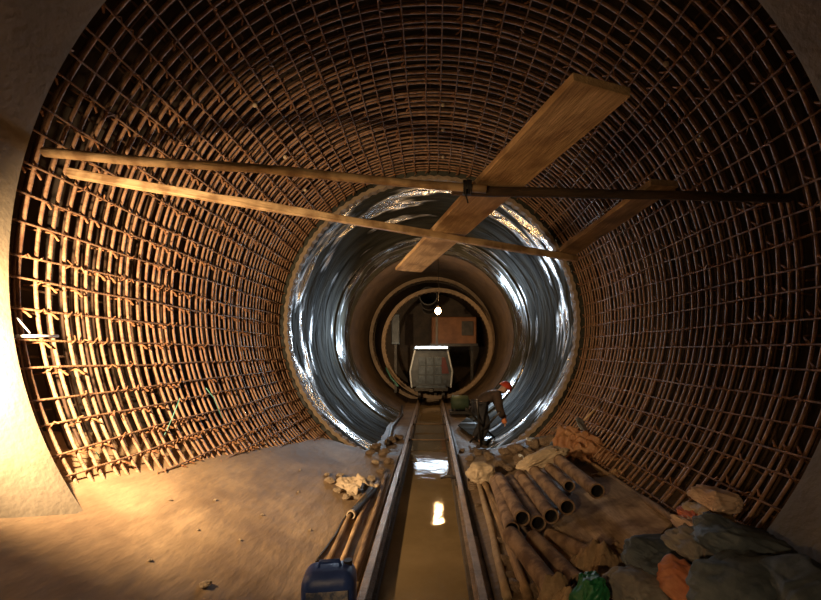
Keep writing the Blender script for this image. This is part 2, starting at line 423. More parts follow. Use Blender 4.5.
# squared pole
L = (B1-B0).length
b_ = MB().bar((0,0,0), (L,0,0), 0.055, 0.062, 24, 0.004, 5).build('timber_pole', M['pole'], None, bevel=0.006)
b_.location = B0; b_.rotation_euler = (B1-B0).normalized().to_track_quat('X', 'Z').to_euler()
tag(b_, 'pale squared wooden pole slanting down from the left cage to under the second plank', 'pole')
def plank(label, pa, pb, near, far, w, th, m, seed):
    """plank lying on two poles; near/far = how far it runs past each bearing"""
    d = (pb-pa).normalized(); p = pa-d*near; q = pb+d*far; L = (q-p).length
    o = MB().bar((0,0,0), (0,L,0), w, th, 14, 0.003, seed, side=(1,0,0)).build('wooden_plank', m, None, bevel=0.004)
    o.location = p; o.rotation_euler = d.to_track_quat('Y', 'Z').to_euler()
    tag(o, label, 'plank'); return o
TH = 0.045
pa = at_x(An, A1, 500)+Vector((0,0.06,0))+Vector((0,0,0.030+TH/2)); pb = at_x(B0, B1, 449)+Vector((0,0,0.036+TH/2))
plank('longest and widest plank, lying across both poles over the track', pa, pb, 1.04, 1.4, 0.35, TH, M['wood'], 2)
pa = at_x(An, A1, 660)+Vector((0,0,0.030+TH/2)); pb = at_x(B0, B1, 567)+Vector((0,0,0.036+TH/2))
plank('shorter plank on the right, ending on the tip of the squared pole', pa, pb, 0.05, 0.10, 0.22, TH, M['wood2'], 4)
# dark rope lashing where the plank crosses the near pole
c = at_x(A0, Am, 468); mb = MB()
for k in range(5):
    pts = [(c.x+0.012*k-0.03, c.y+0.045*math.cos(t), c.z+0.045*math.sin(t)) for t in [2*PI*i/12 for i in range(12)]]
    mb.tube(pts, 0.008, 6, closed=True)
mb.tube([(c.x-0.01,c.y-0.04,c.z-0.03),(c.x-0.02,c.y-0.06,c.z-0.08),(c.x-0.005,c.y-0.05,c.z-0.13)], 0.006, 5)
tag(mb.build('rope_lashing', M['blackrub'], None, True), 'dark rope lashing round the nearer pole beside the longest plank', 'rope')

# ------------------------------------------------------------------ track
def rail(x, label):
    t = thing('rail', label, 'rail', (x,0,0))
    prof = [(-0.05,-0.12),(0.05,-0.12),(0.05,-0.11),(0.010,-0.098),(0.010,-0.035),(0.033,-0.028),(0.033,-0.004),(0.027,0),(-0.027,0),(-0.033,-0.004),(-0.033,-0.028),(-0.010,-0.035),(-0.010,-0.098),(-0.05,-0.11)]
    ys = [0.4+0.35*i for i in range(70)]
    n = len(prof); vs = []
    for yy in ys:
        dx = 0.006*noise.noise(Vector((yy*0.6, x*9, 0)))
        vs += [(px+dx, yy, pz) for px, pz in prof]
    fs = [(i*n+j, i*n+(j+1) % n, (i+1)*n+(j+1) % n, (i+1)*n+j) for i in range(len(ys)-1) for j in range(n)]
    fs += [tuple(range(n)), tuple((len(ys)-1)*n+j for j in range(n))]
    o = MB().add(vs, fs).build('rail_bar', [M['railrust'], M['railhead']], t)
    for p in o.data.polygons:
        if p.center.z > -0.026: p.material_index = 1
    # caked mud along the near metres
    mb = MB(); vs = []; fs = []; rnd = random.Random(int(x*100)); k = 0
    for i in range(60):
        yy = 1.2+i*0.05; s = 1 if x < 0 else -1
        w = 0.018+0.02*abs(noise.noise(Vector((yy*4, x, 0)))); 
        vs += [(-s*0.012, yy, -0.05), (-s*(0.03+w), yy, -0.115), (-s*0.07-s*w, yy, -0.13)]
    for i in range(59):
        for j in range(2): fs.append((i*3+j, i*3+j+1, (i+1)*3+j+1, (i+1)*3+j))
    o = MB().add(vs, fs).build('mud_crust', M['railmud'], t, True); sd = o.modifiers.new('s','SOLIDIFY'); sd.thickness = 0.012
    # fishplates with bolts
    for yy in (5.75, 11.6):
        fp = MB().box((0.020,yy,-0.065), (0.018,0.36,0.055)).box((-0.020,yy,-0.065), (0.018,0.36,0.055)).build('fishplate', M['darksteel'], t, bevel=0.003)
        for dy in (-0.13,-0.05,0.05,0.13):
            MB().tube([(-0.05,yy+dy,-0.065),(0.05,yy+dy,-0.065)], 0.012, 6).build('bolt', M['darksteel'], fp)
    return t
rail(RAILX[0], 'left steel track rail beside the wooden offcuts')
rail(RAILX[1], 'right steel track rail beside the stacked pipes')
# water in the trough between the rails
mw = mat('muddy_water', (0.17,0.115,0.052), 0.04, 0, (0.24,0.165,0.08), 1.2, 0.22, 4, spec=0.7)
nt = mw.node_tree
ww = []
NX, NY = 10, 120
mb = MB(); vs = [(-0.4395+0.7385*i/NX, 0.4+21*j/NY, WATER) for j in range(NY+1) for i in range(NX+1)]
mb.add(vs, [(j*(NX+1)+i, j*(NX+1)+i+1, (j+1)*(NX+1)+i+1, (j+1)*(NX+1)+i) for j in range(NY) for i in range(NX)])
tag(mb.build('water', mw, None, True, fix=False), 'shallow muddy water standing between the rails', 'water', kind='stuff')
# gauge bars
def gauge(yy, z, label):
    t = thing('track_tie_bar', label, 'tie bar', ((RAILX[0]+RAILX[1])/2, yy, 0))
    w = RAILX[1]-RAILX[0]-0.02
    MB().tube([(-w/2,0,z),(0,0,z-0.01),(w/2,0,z)], 0.016, 8).build('rod', M['railrust'], t, True)
    for s in (-1, 1): MB().box((s*(w/2-0.025),0,z), (0.03,0.06,0.06)).build('end_plate', M['darksteel'], t, bevel=0.004)
gauge(8.55, -0.07, 'rusty tie bar across the track, the nearer of the two')
gauge(10.4, -0.07, 'rusty tie bar across the track, the farther of the two')
# switch lever lump by the right rail
c = Vector((0.25, 5.9, -0.10)); mb = MB()
mb.tube([(0.36,5.88,-0.05),(0.24,5.92,-0.03),(0.13,5.95,-0.08)], [0.02,0.03,0.012], 8).tube([(0.24,5.92,-0.03),(0.27,5.98,0.10)], 0.012, 6)
tag(mb.build('track_clamp', M['blackrub'], None, True), 'small black clamp on the inside of the right rail over the white reflection', 'clamp')

# ------------------------------------------------------------------ long timbers and hoses beside the track
def lying(name, label, cat, pts, r, m, seed=0, n=8, group=None):
    mb = MB(); q = []
    for i in range(len(pts)-1):
        for k in range(6): q.append(pts[i].lerp(pts[i+1], k/6))
    q.append(pts[-1]); rnd = random.Random(seed)
    rr = [r*(1+0.10*rnd.uniform(-1,1)) for _ in q]
    q = [p+Vector((0.012*noise.noise(Vector((i*0.3, seed, 0))), 0, 0.008*noise.noise(Vector((i*0.3, seed, 4))))) for i, p in enumerate(q)]
    o = mb.tube(q, rr, n).build(name, m, None, True)
    return tag(o, label, cat, group)
def gl(px, py, lift): 
    g = ground(px, py, lift); return g+Vector((0,0,lift))
lying('bamboo_pole', 'muddy pole lying closest along the left rail', 'pole', [gl(352,578,0.03), gl(372,520,0.03), gl(386,474,0.03)], 0.028, M['wood2'], 1)
lying('bamboo_pole', 'pale thin muddy pole second from the left rail', 'pole', [gl(338,572,0.03), gl(360,515,0.03), gl(378,482,0.03)], 0.024, M['wood'], 2)
lying('bamboo_pole', 'third muddy pole out from the left rail, ending behind the blue box', 'pole', [gl(326,566,0.025), gl(350,515,0.03), gl(370,488,0.03)], 0.026, M['wood2'], 3)
lying('hose', 'thin dark hose lying at the foot of the concrete bank left of the poles', 'hose', [gl(316,562,0.012), gl(334,538,0.012), gl(343,520,0.012), gl(356,505,0.012)], 0.011, M['blackrub'], 4)
# short black pipe with pale open end
p0 = gl(351,515,0.05); p1 = gl(374,490,0.05)
t = thing('pipe_offcut', 'short black pipe offcut with a pale end pointing at the blue box', 'pipe', p0)
def hollow(a, b, r, th, m_out, parent, name='pipe_shell', n=20, belly=0.0):
    a = Vector(a); b = Vector(b); mb = MB(); L = (b-a).length
    prof = [(r-th,0),(r,0),(r,L),(r-th,L)]
    m2 = MB().lathe_y(prof, n, closed_prof=True)
    q = (b-a).normalized().to_track_quat('Y','Z'); m2.v = [tuple(q @ Vector(v)+a) for v in m2.v]
    m2.m = [1 if (k % 4) == 3 else 0 for k in range(len(m2.f))]
    o = m2.build(name, [m_out, M['boreshade']], parent, True); e = o.modifiers.new('e','EDGE_SPLIT'); e.split_angle = 0.6
    return o
hollow((0,0,0), p1-p0, 0.045, 0.008, M['blackrub'], t)
dv = (p1-p0).normalized(); o = hollow(-dv*0.012, dv*0.03, 0.048, 0.012, M['sackpale'], t, 'end_collar'); o['label'] = 'pale end collar'

RP = [('heavy muddy pole lying closest along the right rail', [(507,598),(489,520),(475,470)], 0.035, 'railmud'),
      ('dark pole second from the right rail, bent towards the pipes', [(528,598),(503,530),(484,480)], 0.040, 'wood2'),
      ('long muddy pole third from the right rail, beside the nearest pipe', [(545,596),(505,520),(476,470)], 0.032, 'wood2'),
      ('thin brown stick squeezed between the muddy poles and the pipes', [(536,560),(512,520),(490,478)], 0.018, 'wood2')]
for i, (lb, pts, r, m) in enumerate(RP):
    lying('timber_pole', lb, 'pole', [gl(a, b, r*0.9) for a, b in pts], r, M[m], 20+i)
c = gl(473,483,0.08)
mb = MB()
for k in range(5):
    mb.tube([(0.06*math.cos(a_)*(1+0.05*k), 0.06*math.sin(a_)+0.01*k, 0.022*k+0.01*math.sin(3*a_)) for a_ in [2*PI*i/16 for i in range(16)]], 0.012, 6, closed=True)
tag(mb.build('hose_coil', M['mud'], None, True, loc=c+Vector((0,0,-0.07))), 'small muddy coil of hose between the right rail and the pale round sack', 'hose')

# ------------------------------------------------------------------ pipes
PR = 0.068
def pipe(a, b, label, r=PR):
    t = thing('steel_pipe', label, 'pipe', a, group='short pipes stacked on the right bank')
    hollow((0,0,0), b-a, r, 0.011, M['pipe'], t)
    d = (b-a).normalized()
    o = hollow(-d*0.004, d*0.035, r+0.006, 0.016, M['pipe'], t, 'pipe_collar')
    return t
def pt(px, py, d): return P(px, py, d)
# (near end px,py,depth) - (far depth) ; pipes run parallel to the bore
tops = [((522,518),3.62,4.75,'pipe with an open end, upper layer, nearest the right rail'),
        ((538,523),3.66,4.90,'pipe with an open end, second from the rail, lying a little lower than its neighbours'),
        ((551,516),3.66,4.85,'pipe with an open end, third from the rail, middle of the stack'),
        ((567,507),3.66,4.95,'pipe with an open end, fourth from the rail, under the long pale sack'),
        ((569,486),4.15,5.05,'smaller pipe end set back behind the fourth pipe'),
        ((597,491),3.76,5.15,'rightmost pipe with its open end over the wooden board')]
for (pp, da, db, lb) in tops:
    a = pt(pp[0], pp[1], da); pipe(a, Vector((a.x-0.02, db, a.z+0.0)), lb, PR if 'smaller' not in lb else 0.058)
a = pt(513,531,3.52); pipe(pt(552,588,2.70), Vector((a.x-0.03, 3.48, a.z-0.01)), 'lower nearer pipe running towards the green bag, left one of the pair', 0.072)
pipe(pt(497,480,4.75)+Vector((-0.02,0,-0.02)), Vector((a.x, 3.56, a.z)), 'leftmost dusty pipe, butted end to end with the lower nearer pipe', 0.066)
a = pt(532,530,3.55); pipe(pt(578,585,2.78), Vector((a.x, 3.50, a.z-0.05)), 'lower nearer pipe running towards the green bag, right one of the pair', 0.072)
a = pt(556,540,3.45); pipe(pt(592,556,3.05), Vector((a.x, 3.62, a.z-0.04)), 'short stubby pipe half covered by jute at the edge of the board', 0.066)

# wooden board under the right pipes
def slab(name, label, cat, pts, th, m, bev=0.003):
    n = len(pts); vs = [Vector(p) for p in pts]+[Vector(p)-Vector((0,0,th)) for p in pts]
    fs = [tuple(range(n)), tuple(range(2*n-1, n-1, -1))]+[(i, (i+1) % n, n+(i+1) % n, n+i) for i in range(n)]
    o = MB().add(vs, fs).build(name, m, None, bevel=bev); return tag(o, label, cat)
board_m = mat('worn_board', (0.42,0.29,0.17), 0.9, 0, (0.62,0.45,0.28), 6, 0.4, 14, stretch=(5,0.8,5), col3=(0.20,0.125,0.065), scale3=3)
def gz(px, py, up):
    g = ground(px, py, up); return g+Vector((0,0,up))
slab('wooden_board', 'broad worn wooden board lying under the pipe ends beside the cage', 'board',
     [gz(540,548,0.06), gz(612,582,0.06), gz(672,523,0.06), gz(606,470,0.06), gz(575,488,0.06)], 0.025, board_m)
lying('timber_pole', 'long dark timber lying at the foot of the cage behind the board', 'pole', [gl(705,540,0.03), gl(640,497,0.03), gl(592,464,0.03)], 0.03, M['wood2'], 40)

# ------------------------------------------------------------------ sacks, cloths, rubble
def sack(name, label, cat, c, dim, rot, m, seed, wr=0.10, pinch=0.5, group=None):
    """filled sack: flattened pillow with pinched ears at both ends and creased skin"""
    bm = bmesh.new(); bmesh.ops.create_icosphere(bm, subdivisions=5, radius=1)
    for v in bm.verts:
        x_, y_, z_ = v.co
        def se(t, e): return math.copysign(abs(t)**e, t)
        q = Vector((se(x_, 0.48), se(y_, 0.50), se(z_, 0.8)))
        e = abs(q.x); k = 1-pinch*max(0, e-0.55)/0.45
        q.z *= k; q.y *= 1+0.10*max(0, e-0.6)
        nz = Vector((q.x*1.4, q.y*1.4, q.z*1.4))
        a = noise.noise(nz*0.8+Vector((seed*3.7,0,0)))*1.5-1.5*abs(noise.noise(Vector((nz.x*1.1+0.8*nz.y, nz.y*2.6-nz.x, nz.z*2))+Vector((0,seed*2.1,0))))+0.4-0.5*abs(noise.noise(nz*3.3+Vector((0,0,seed))))
        q *= 1+wr*a
        if q.z < -0.62: q.z = -0.62+(q.z+0.62)*0.25
        v.co = Vector((q.x*dim[0]/2, q.y*dim[1]/2, q.z*dim[2]/2))
    me = bpy.data.meshes.new(name); bm.to_mesh(me); bm.free()
    o = link(name, me, m, None, True, c); o.rotation_euler = rot
    return tag(o, label, cat, group)
def onfloor(px, py, h):
    g = ground(px, py, h); return g+Vector((0,0,h))
sack('cement_sack', 'pale round sack at the far end of the pipes nearest the right rail', 'sack', onfloor(481,474,0.14), (0.36,0.30,0.28), (0,0,0.4), M['sackpale'], 1, 0.14)
sack('cement_sack', 'long pale sack draped over the far ends of the middle pipes', 'sack', P(543,463,4.92)+Vector((0,0,0.06)), (0.62,0.24,0.17), (0,-0.28,0.35), M['sackpale'], 2, 0.16)
def crumple(name, label, cat, c, w, h, amp, rot, m, seed, th=0.008, droop=0.0, n=36, outline=0.16, freq=2.2):
    mb = MB(); vs = []
    for j in range(n+1):
        for i in range(n+1):
            u = i/n*2-1; v = j/n*2-1
            # ragged outline
            k = 1+outline*noise.noise(Vector((math.atan2(v, u)*1.2, seed*3.3, 0)))*1.8
            # soften the corners
            l_ = max(abs(u), abs(v)); rr = math.hypot(u, v) or 1; f = (1-0.5*l_)+0.5*l_*(l_/rr)*1.0
            X = u*k*f; Y = v*k*f
            p = Vector((X*1.5, Y*1.5, seed*2.7))
            z = amp*(noise.noise(p*freq*0.35)*0.8+0.45*abs(noise.noise(p*freq*0.8+Vector((p.y*0.8,0,0))))+0.10*noise.noise(p*freq*2))-droop*(X*X+Y*Y)
            vs.append((X*w/2+0.1*amp*noise.noise(p*4), Y*h/2, z))
    mb.add(vs, [(j*(n+1)+i, j*(n+1)+i+1, (j+1)*(n+1)+i+1, (j+1)*(n+1)+i) for j in range(n) for i in range(n)])
    o = mb.build(name, m, None, True, loc=c, fix=False); o.rotation_euler = rot
    s = o.modifiers.new('s','SOLIDIFY'); s.thickness = th
    return tag(o, label, cat)
# left: torn sack with rubble
cpos = onfloor(349,482,0.10)
crumple('torn_sack', 'torn pale sack spilling rubble at the foot of the left bank', 'sack', cpos, 0.62, 0.42, 0.22, (0.1,-0.1,-0.5), M['sackpale'], 5, droop=0.10, outline=0.3)
rock_me = []
for s in range(6):
    bm = bmesh.new(); bmesh.ops.create_icosphere(bm, subdivisions=3, radius=1)
    for v in bm.verts:
        q = v.co.copy(); a = noise.noise(q*1.1+Vector((s*9.1,0,0)))*0.5+0.2*noise.noise(q*3+Vector((0,s*4,0)))
        v.co = q*(1+a); v.co.z *= 0.72
    me = bpy.data.meshes.new('rock'); bm.to_mesh(me); bm.free()
    rock_me.append(me)
def rocks(name, label, cat, grp, spots, m):
    mes = [me.copy() for me in rock_me]
    for me in mes: me.materials.append(m)
    r0 = None; rnd = random.Random(len(spots)*7)
    for i, (px, py, s) in enumerate(spots):
        g = ground(px, py, s*0.5)
        if r0 is None: o = r0 = link(name, mes[0], None)
        else: o = r0.copy(); COL.objects.link(o)
        o.data = mes[i % 6]; o.location = g+Vector((0,0,s*0.42)); o.scale = (s, s*rnd.uniform(0.8,1.2), s*rnd.uniform(0.8,1.0))
        o.rotation_euler = (rnd.uniform(-.3,.3), rnd.uniform(-.3,.3), rnd.uniform(0,6)); tag(o, label, cat, grp)
rocks('rubble_lump', 'pale rubble lump around the torn sack by the left poles', 'rubble', 'rubble at the foot of the left bank',
      [(330,480,0.06),(338,490,0.05),(346,497,0.05),(355,494,0.07),(362,503,0.05),(371,478,0.07),(366,487,0.05),(340,475,0.045),(327,474,0.035),(376,462,0.06),(357,508,0.04)], M['stonepale'])
rocks('rubble_lump', 'dark wet muddy lump beside the far left rail', 'rubble', 'muddy lumps beside the far left rail',
      [(383,452,0.10),(376,446,0.12),(389,461,0.09),(390,440,0.12),(381,470,0.07),(398,437,0.10),(370,452,0.08)], M['stone'])
rocks('rubble_lump', 'muddy lump in the heap between the pale round sack and the worker', 'rubble', 'muddy lumps behind the pipes',
      [(500,463,0.09),(510,468,0.08),(520,460,0.10),(505,452,0.11),(530,452,0.10),(545,452,0.09),(517,448,0.12),(534,443,0.13),(548,440,0.12),(560,444,0.10),(470,458,0.07),(478,452,0.08),(489,456,0.08),(462,450,0.06),(540,432,0.12),(556,430,0.10),(513,437,0.10),(570,452,0.09),(496,444,0.08),(527,465,0.07)], M['stone'])
rocks('rubble_lump', 'small brown clod lying among the muddy poles', 'rubble', 'clods among the right poles',
      [(505,560,0.05),(517,585,0.06),(500,540,0.035),(484,500,0.04),(478,505,0.035),(510,575,0.04),(535,590,0.06),(545,583,0.06)], M['stone'])
rocks('rubble_lump', 'small dark clod on the bare concrete bank', 'rubble', 'clods on the left bank',
      [(205,585,0.03),(298,492,0.015),(240,540,0.012),(215,500,0.012),(150,560,0.012),(262,515,0.012),(300,470,0.014),(198,530,0.010),(310,530,0.014),(170,500,0.012)], M['stonepale'])
# orange tarp with a grey-blue bundle
t0 = onfloor(585,452,0.14)
crumple('tarpaulin', 'orange tarpaulin heaped against the cage behind the pipes', 'tarpaulin', t0+Vector((0.04,0,0.10)), 0.62, 0.80, 0.40, (0.35,-0.35,0.4), M['tarp'], 9, droop=0.18, outline=0.3)
crumple('tarpaulin', 'narrow folded orange strip lying left of the heaped tarpaulin', 'tarpaulin', onfloor(570,437,0.22), 0.55, 0.22, 0.12, (0.0,-0.15,-0.35), M['tarp'], 12, droop=0.10)
sack('bundle', 'grey-blue bundle tucked under the orange strip', 'bundle', onfloor(565,445,0.12), (0.42,0.26,0.18), (0,-0.1,-0.2), M['sackblue'], 6, 0.15)
crumple('torn_sack', 'small brown rag lying between the tarpaulin and the long dark timber', 'rag', onfloor(603,475,0.06), 0.42, 0.22, 0.12, (0.1,-0.3,-0.5), M['wood2'], 31, droop=0.08)
# shovel leaning on the cage
a, b = P(584,420,5.6), P(604,401,5.9)
t = thing('shovel', 'small shovel with a bright handle leaning on the right cage above the tarpaulin', 'shovel', a)
MB().tube([(0,0,0), b-a], 0.014, 8).build('handle', M['pole'], t, True)
o = crumple('blade', None, None, (-0.04,-0.02,-0.06), 0.17, 0.22, 0.03, (0.9,0.3,0.5), M['greyl'], 3, th=0.004, n=12, outline=0.05); o.parent = t
# bright scraps
for i, (px, py, lb) in enumerate(((530,440,'bright crumpled paper scrap on the heap left of the tarpaulin'), (521,456,'tiny bright scrap lower on the muddy heap'), )):
    crumple('paper_scrap', lb, 'scrap', onfloor(px, py, 0.14), 0.16-0.06*i, 0.09, 0.05, (0.5,0.1,0.4+i), M['white'], 14+i, th=0.003, n=10)

# bottom right heap
HE = [ # label, material, px, py, depth, dims, rot, seed
 ('big blue-grey sack at the bottom edge of the heap, right of the red sack', 'sackblue', 750, 590, 2.06, (0.52,0.40,0.30), (0.05,-0.15,0.3), 21, 0.13),
 ('dark blue-grey sack at the far right bottom of the heap', 'sackblue', 805, 597, 1.90, (0.36,0.38,0.28), (0,-0.3,-0.2), 22, 0.13),
 ('red-orange sack low at the front of the heap', 'sackorange', 690, 590, 2.27, (0.24,0.30,0.26), (0.1,0.5,0.3), 23, 0.15),
 ('brown-grey sack at the bottom edge between the green bag and the red sack', 'sackgrey', 640, 592, 2.42, (0.34,0.34,0.24), (0,0.1,0.2), 24, 0.13),
 ('blue-grey sack in the middle of the heap behind the red-orange one', 'sackblue', 662, 562, 2.62, (0.50,0.34,0.24), (0,0.1,0.35), 25, 0.15),
 ('broad pale sack slumped down the middle of the heap', 'sackgrey', 710, 555, 2.50, (0.44,0.36,0.24), (0,0.45,0.2), 26, 0.16),
 ('blue-grey sack filling the right side of the heap', 'sackblue', 745, 548, 2.34, (0.52,0.36,0.24), (0,0.28,-0.2), 27, 0.14),
 ('pinkish sack folded under the topmost one', 'sackpink', 700, 535, 2.62, (0.30,0.26,0.13), (0,0.7,0.2), 28, 0.2),
 ('small red and pink sack at the left of the topmost sacks', 'sackred', 697, 520, 2.72, (0.22,0.22,0.12), (0,0.35,0.2), 29, 0.2),
 ('grey-tan sack second from the top of the heap', 'sackpale', 712, 517, 2.68, (0.28,0.26,0.12), (0,0.25,-0.2), 30, 0.2),
 ('pale pinkish sack, topmost of the heap', 'sackpink', 717, 500, 2.66, (0.25,0.22,0.14), (0.1,0.15,0.1), 31, 0.2),
]
for lb, m, px, py, d, dim, rot, sd, wr in HE:
    sack('cement_sack', lb, 'sack', P(px, py, d), dim, rot, M[m], sd, wr, 0.45)
crumple('jute_cloth', 'brown jute cloth crumpled over the near ends of the lower pipes', 'cloth', P(608,556,2.95), 0.52, 0.42, 0.22, (0.1,-0.1,0.3), M['jute'], 17, droop=0.12, outline=0.3, freq=3)
crumple('jute_cloth', 'smaller brown rag between the jute cloth and the poles', 'cloth', P(566,588,2.62), 0.36, 0.30, 0.18, (0.1,0.1,0.3), M['jute'], 18, droop=0.12, outline=0.3, freq=3)
sack('plastic_bag', 'bright green plastic bag at the bottom edge in front of the jute cloth', 'bag', P(590,596,2.42), (0.26,0.17,0.17), (0,-1.15,0.2), M['green'], 19, 0.22, 0.6)

# ------------------------------------------------------------------ blue jerrycan by the left rail
bx, by = -0.645, 2.52; bz = floor_z(-0.66, 2.52)
t = thing('jerrycan', 'dark blue plastic jerrycan standing left of the left rail at the bottom edge', 'jerrycan', (bx, by, bz), 0.12); t.scale = (1,1,1.22)
o = MB().box((0,0,0.215), (0.33,0.24,0.43)).build('body', M['bluep'], t); b = o.modifiers.new('b','BEVEL'); b.width = 0.075; b.segments = 6
for p in o.data.polygons: p.use_smooth = True
o = MB().box((0,-0.118,0.205), (0.25,0.012,0.30)).build('front_panel', M['blueface'], t, bevel=0.004); o['label'] = 'scuffed grey-blue front panel'
mb = MB()
for zz in (0.10,0.15,0.20,0.25,0.30): mb.box((0,-0.127,zz), (0.21,0.010,0.012))
mb.build('panel_rib', M['blueface'], t, bevel=0.003)
MB().tube([(-0.07,0,0.41),(-0.06,0,0.455),(0.06,0,0.455),(0.07,0,0.41)], 0.012, 8).build('carry_handle', M['bluep'], t, True)
MB().tube([(0.11,0.04,0.40),(0.11,0.04,0.44)], 0.028, 14).build('cap', M['blackrub'], t)

# ------------------------------------------------------------------ small things on the left cage
a, b = P(16,336,2.66), P(58,336,2.95)
t = thing('bar_stub', 'white overexposed rod stub poking from the concrete edge at far left', 'rod', a)  # overexposed steel bar ends, their glare put into the white colour
MB().tube([(0,0,0), b-a], 0.010, 8).build('rod', M['white'], t, True)
MB().tube([P(17,318,2.66)-a, P(30,333,2.72)-a], 0.005, 6).build('clip', M['white'], t, True)
for lb, pts in (('longer green wire hanging on the left cage, the one nearest the white crossing', [(180,398,3.9),(173,416,3.85),(166,432,3.8),(160,442,3.75)]),
                ('pale green wire bent into the cage just right of the longer green wire', [(206,388,4.2),(214,398,4.3),(222,418,4.35)]),
                ('thin green wire low on the left cage above the pale spatter', [(92,446,3.1),(100,458,3.15),(104,472,3.2)])):
    tag(MB().tube([P(*p) for p in pts], 0.004, 5).build('tie_cord', M['wiregreen'], None, True), lb, 'wire')

# ------------------------------------------------------------------ rail car with tube lamp
D = 14.8
t = thing('rail_car', 'grey steel rail car with a white tube lamp along its roof edge', 'rail car', (-0.03, D, 0))
MB().box((0,1.0,0.42), (1.25,2.2,0.14)).build('chassis', M['darksteel'], t, bevel=0.02)
# cab body: tapered
def prism(mb, y0, y1, pts):
    n = len(pts); vs = [(x_, y0, z_) for x_, z_ in pts]+[(x_, y1, z_) for x_, z_ in pts]
    mb.add(vs, [tuple(range(n)), tuple(range(2*n-1, n-1, -1))]+[(i,(i+1) % n, n+(i+1) % n, n+i) for i in range(n)]); return mb
prism(MB(), 0.05, 2.0, [(-0.72,0.5),(0.72,0.5),(0.78,1.1),(0.60,1.86),(-0.60,1.86),(-0.78,1.1)]).build('body', M['grey'], t, bevel=0.02)
MB().box((0,1.0,1.90), (1.34,2.2,0.06)).build('roof', M['cargrey'], t, bevel=0.01)
for s in (-1, 1):
    MB().bar((s*0.78,0.0,1.08), (s*0.60,0.0,1.88), 0.06, 0.06).build('corner_post', M['greyl'], t, bevel=0.005)
    MB().bar((s*0.72,0.0,0.48), (s*0.78,0.0,1.10), 0.06, 0.06).build('corner_post', M['greyl'], t, bevel=0.005)
pn = MB()
for i in range(3):
    for j in range(3): pn.box((-0.34+0.30*i, 0.02, 0.78+0.34*j), (0.26,0.05,0.30))
pn.build('front_panel', M['cargrey'], t, bevel=0.006)
o = MB().add([(0.30,0.0,1.0),(0.66,0.0,1.0),(0.52,0.0,1.6),(0.40,0.0,1.6),(0.30,0.05,1.0),(0.66,0.05,1.0),(0.52,0.05,1.6),(0.40,0.05,1.6)], [(0,1,2,3),(7,6,5,4),(0,4,5,1),(1,5,6,2),(2,6,7,3),(3,7,4,0)]).build('side_flap', M['redp'], t, bevel=0.005); o['label'] = 'dark red flap'
MB().box((0,-0.08,0.52), (1.1,0.10,0.10)).build('buffer_beam', M['cargrey'], t, bevel=0.01)
MB().box((0,-0.16,0.40), (0.16,0.2,0.12)).build('coupling', M['darksteel'], t, bevel=0.01)
for s in (-1, 1):
    for yy in (0.35, 1.65):
        MB().tube([(s*0.45-0.05,yy,0.20),(s*0.45+0.05,yy,0.20)], 0.20, 24).build('wheel', M['darksteel'], t)
    MB().tube([(s*0.5,-0.09,0.72),(s*0.5,-0.01,0.72)], [0.06,0.045], 16).build('headlamp', M['cargrey'], t)
MB().tube([(-0.58,-0.05,1.97),(0.60,-0.05,1.97)], 0.034, 12).build('tube_lamp', M['tube'], t, True)
MB().box((0.01,0.0,2.0), (1.3,0.06,0.04)).build('lamp_bracket', M['darksteel'], t)

# warm site lamp on a pole, between the cage end and the rail car
bp = P(438,311,13.2)
t = thing('site_lamp', 'warm glowing lamp hanging from the crown in front of the orange housing', 'lamp', (bp.x, bp.y, bp.z))
o = MB().lathe_y([(0.001,-0.12),(0.06,-0.10),(0.095,-0.03),(0.095,0.03),(0.05,0.10),(0.03,0.14)], 20).build('bulb', M['bulb'], t, True); o.rotation_euler = (PI/2,0,0)
o = MB().lathe_y([(0.045,0.10),(0.06,0.14),(0.045,0.22),(0.001,0.23)], 16).build('socket', M['darksteel'], t, True); o.rotation_euler = (PI/2,0,0)
MB().tube([(0,0,0.2),(0.03,0,0.8),(0,0,4.93-bp.z)], 0.012, 6).build('cable', M['blackrub'], t, True)

# orange-lit housing, duct, ribs, cabinets beyond
t = thing('equipment_housing', 'orange-brown equipment housing raised above and right of the rail car', 'machine', (1.05, 17.6, 2.05))
MB().box((-0.12,0,0.62), (1.9,1.4,1.24)).build('body', M['orangelit'], t, bevel=0.04)
MB().box((-0.12,-0.75,0.05), (2.0,0.1,0.12)).build('frame', M['darksteel'], t)
MB().box((-0.85,-0.74,0.62), (0.10,0.08,1.2)).build('frame', M['darksteel'], t)
MB().box((0.45,-0.72,0.75), (0.5,0.05,0.6)).build('door', M['darksteel'], t, bevel=0.01)
for s in (-0.9, 0.7): MB().box((s,0,-1.08), (0.12,0.12,2.16)).build('support_leg', M['darksteel'], t)
t = thing('ventilation_duct', 'dark ventilation duct running along the crown behind the lamp', 'duct', (-0.15, 16.4, 4.10))
hollow((0,0,0), (0,7,0), 0.36, 0.02, M['grey'], t, 'duct_skin', 28)
for yy in (0.02, 2.0, 4.0): hollow((0,yy,0), (0,yy+0.08,0), 0.385, 0.03, M['darksteel'], t, 'duct_ring', 28)
MB().tube([(0,0.1,0.33),(0,0.1,0.55)], 0.01, 6).build('hanger', M['darksteel'], t)
def ring(label, cx, cz, r, yy, w, dd, m, a0=0, a1=2*PI):
    t = thing('formwork_ring', label, 'ring', (cx, yy, cz))
    o = MB().lathe_y([(r,0),(r+w,0),(r+w,dd),(r,dd)], 120, a0, a1, closed_prof=True).build('ring_beam', m, t)
    st = None
    for i in range(72):
        a = a0+(a1-a0)*(i+0.5)/72
        if st is None: q = st = MB().box((r-0.012, dd/2, 0), (0.024,dd*0.9,0.05)).build('stiffener', m, t)
        else: q = st.copy(); COL.objects.link(q); q.parent = t
        q.rotation_euler = (0,-a,0)
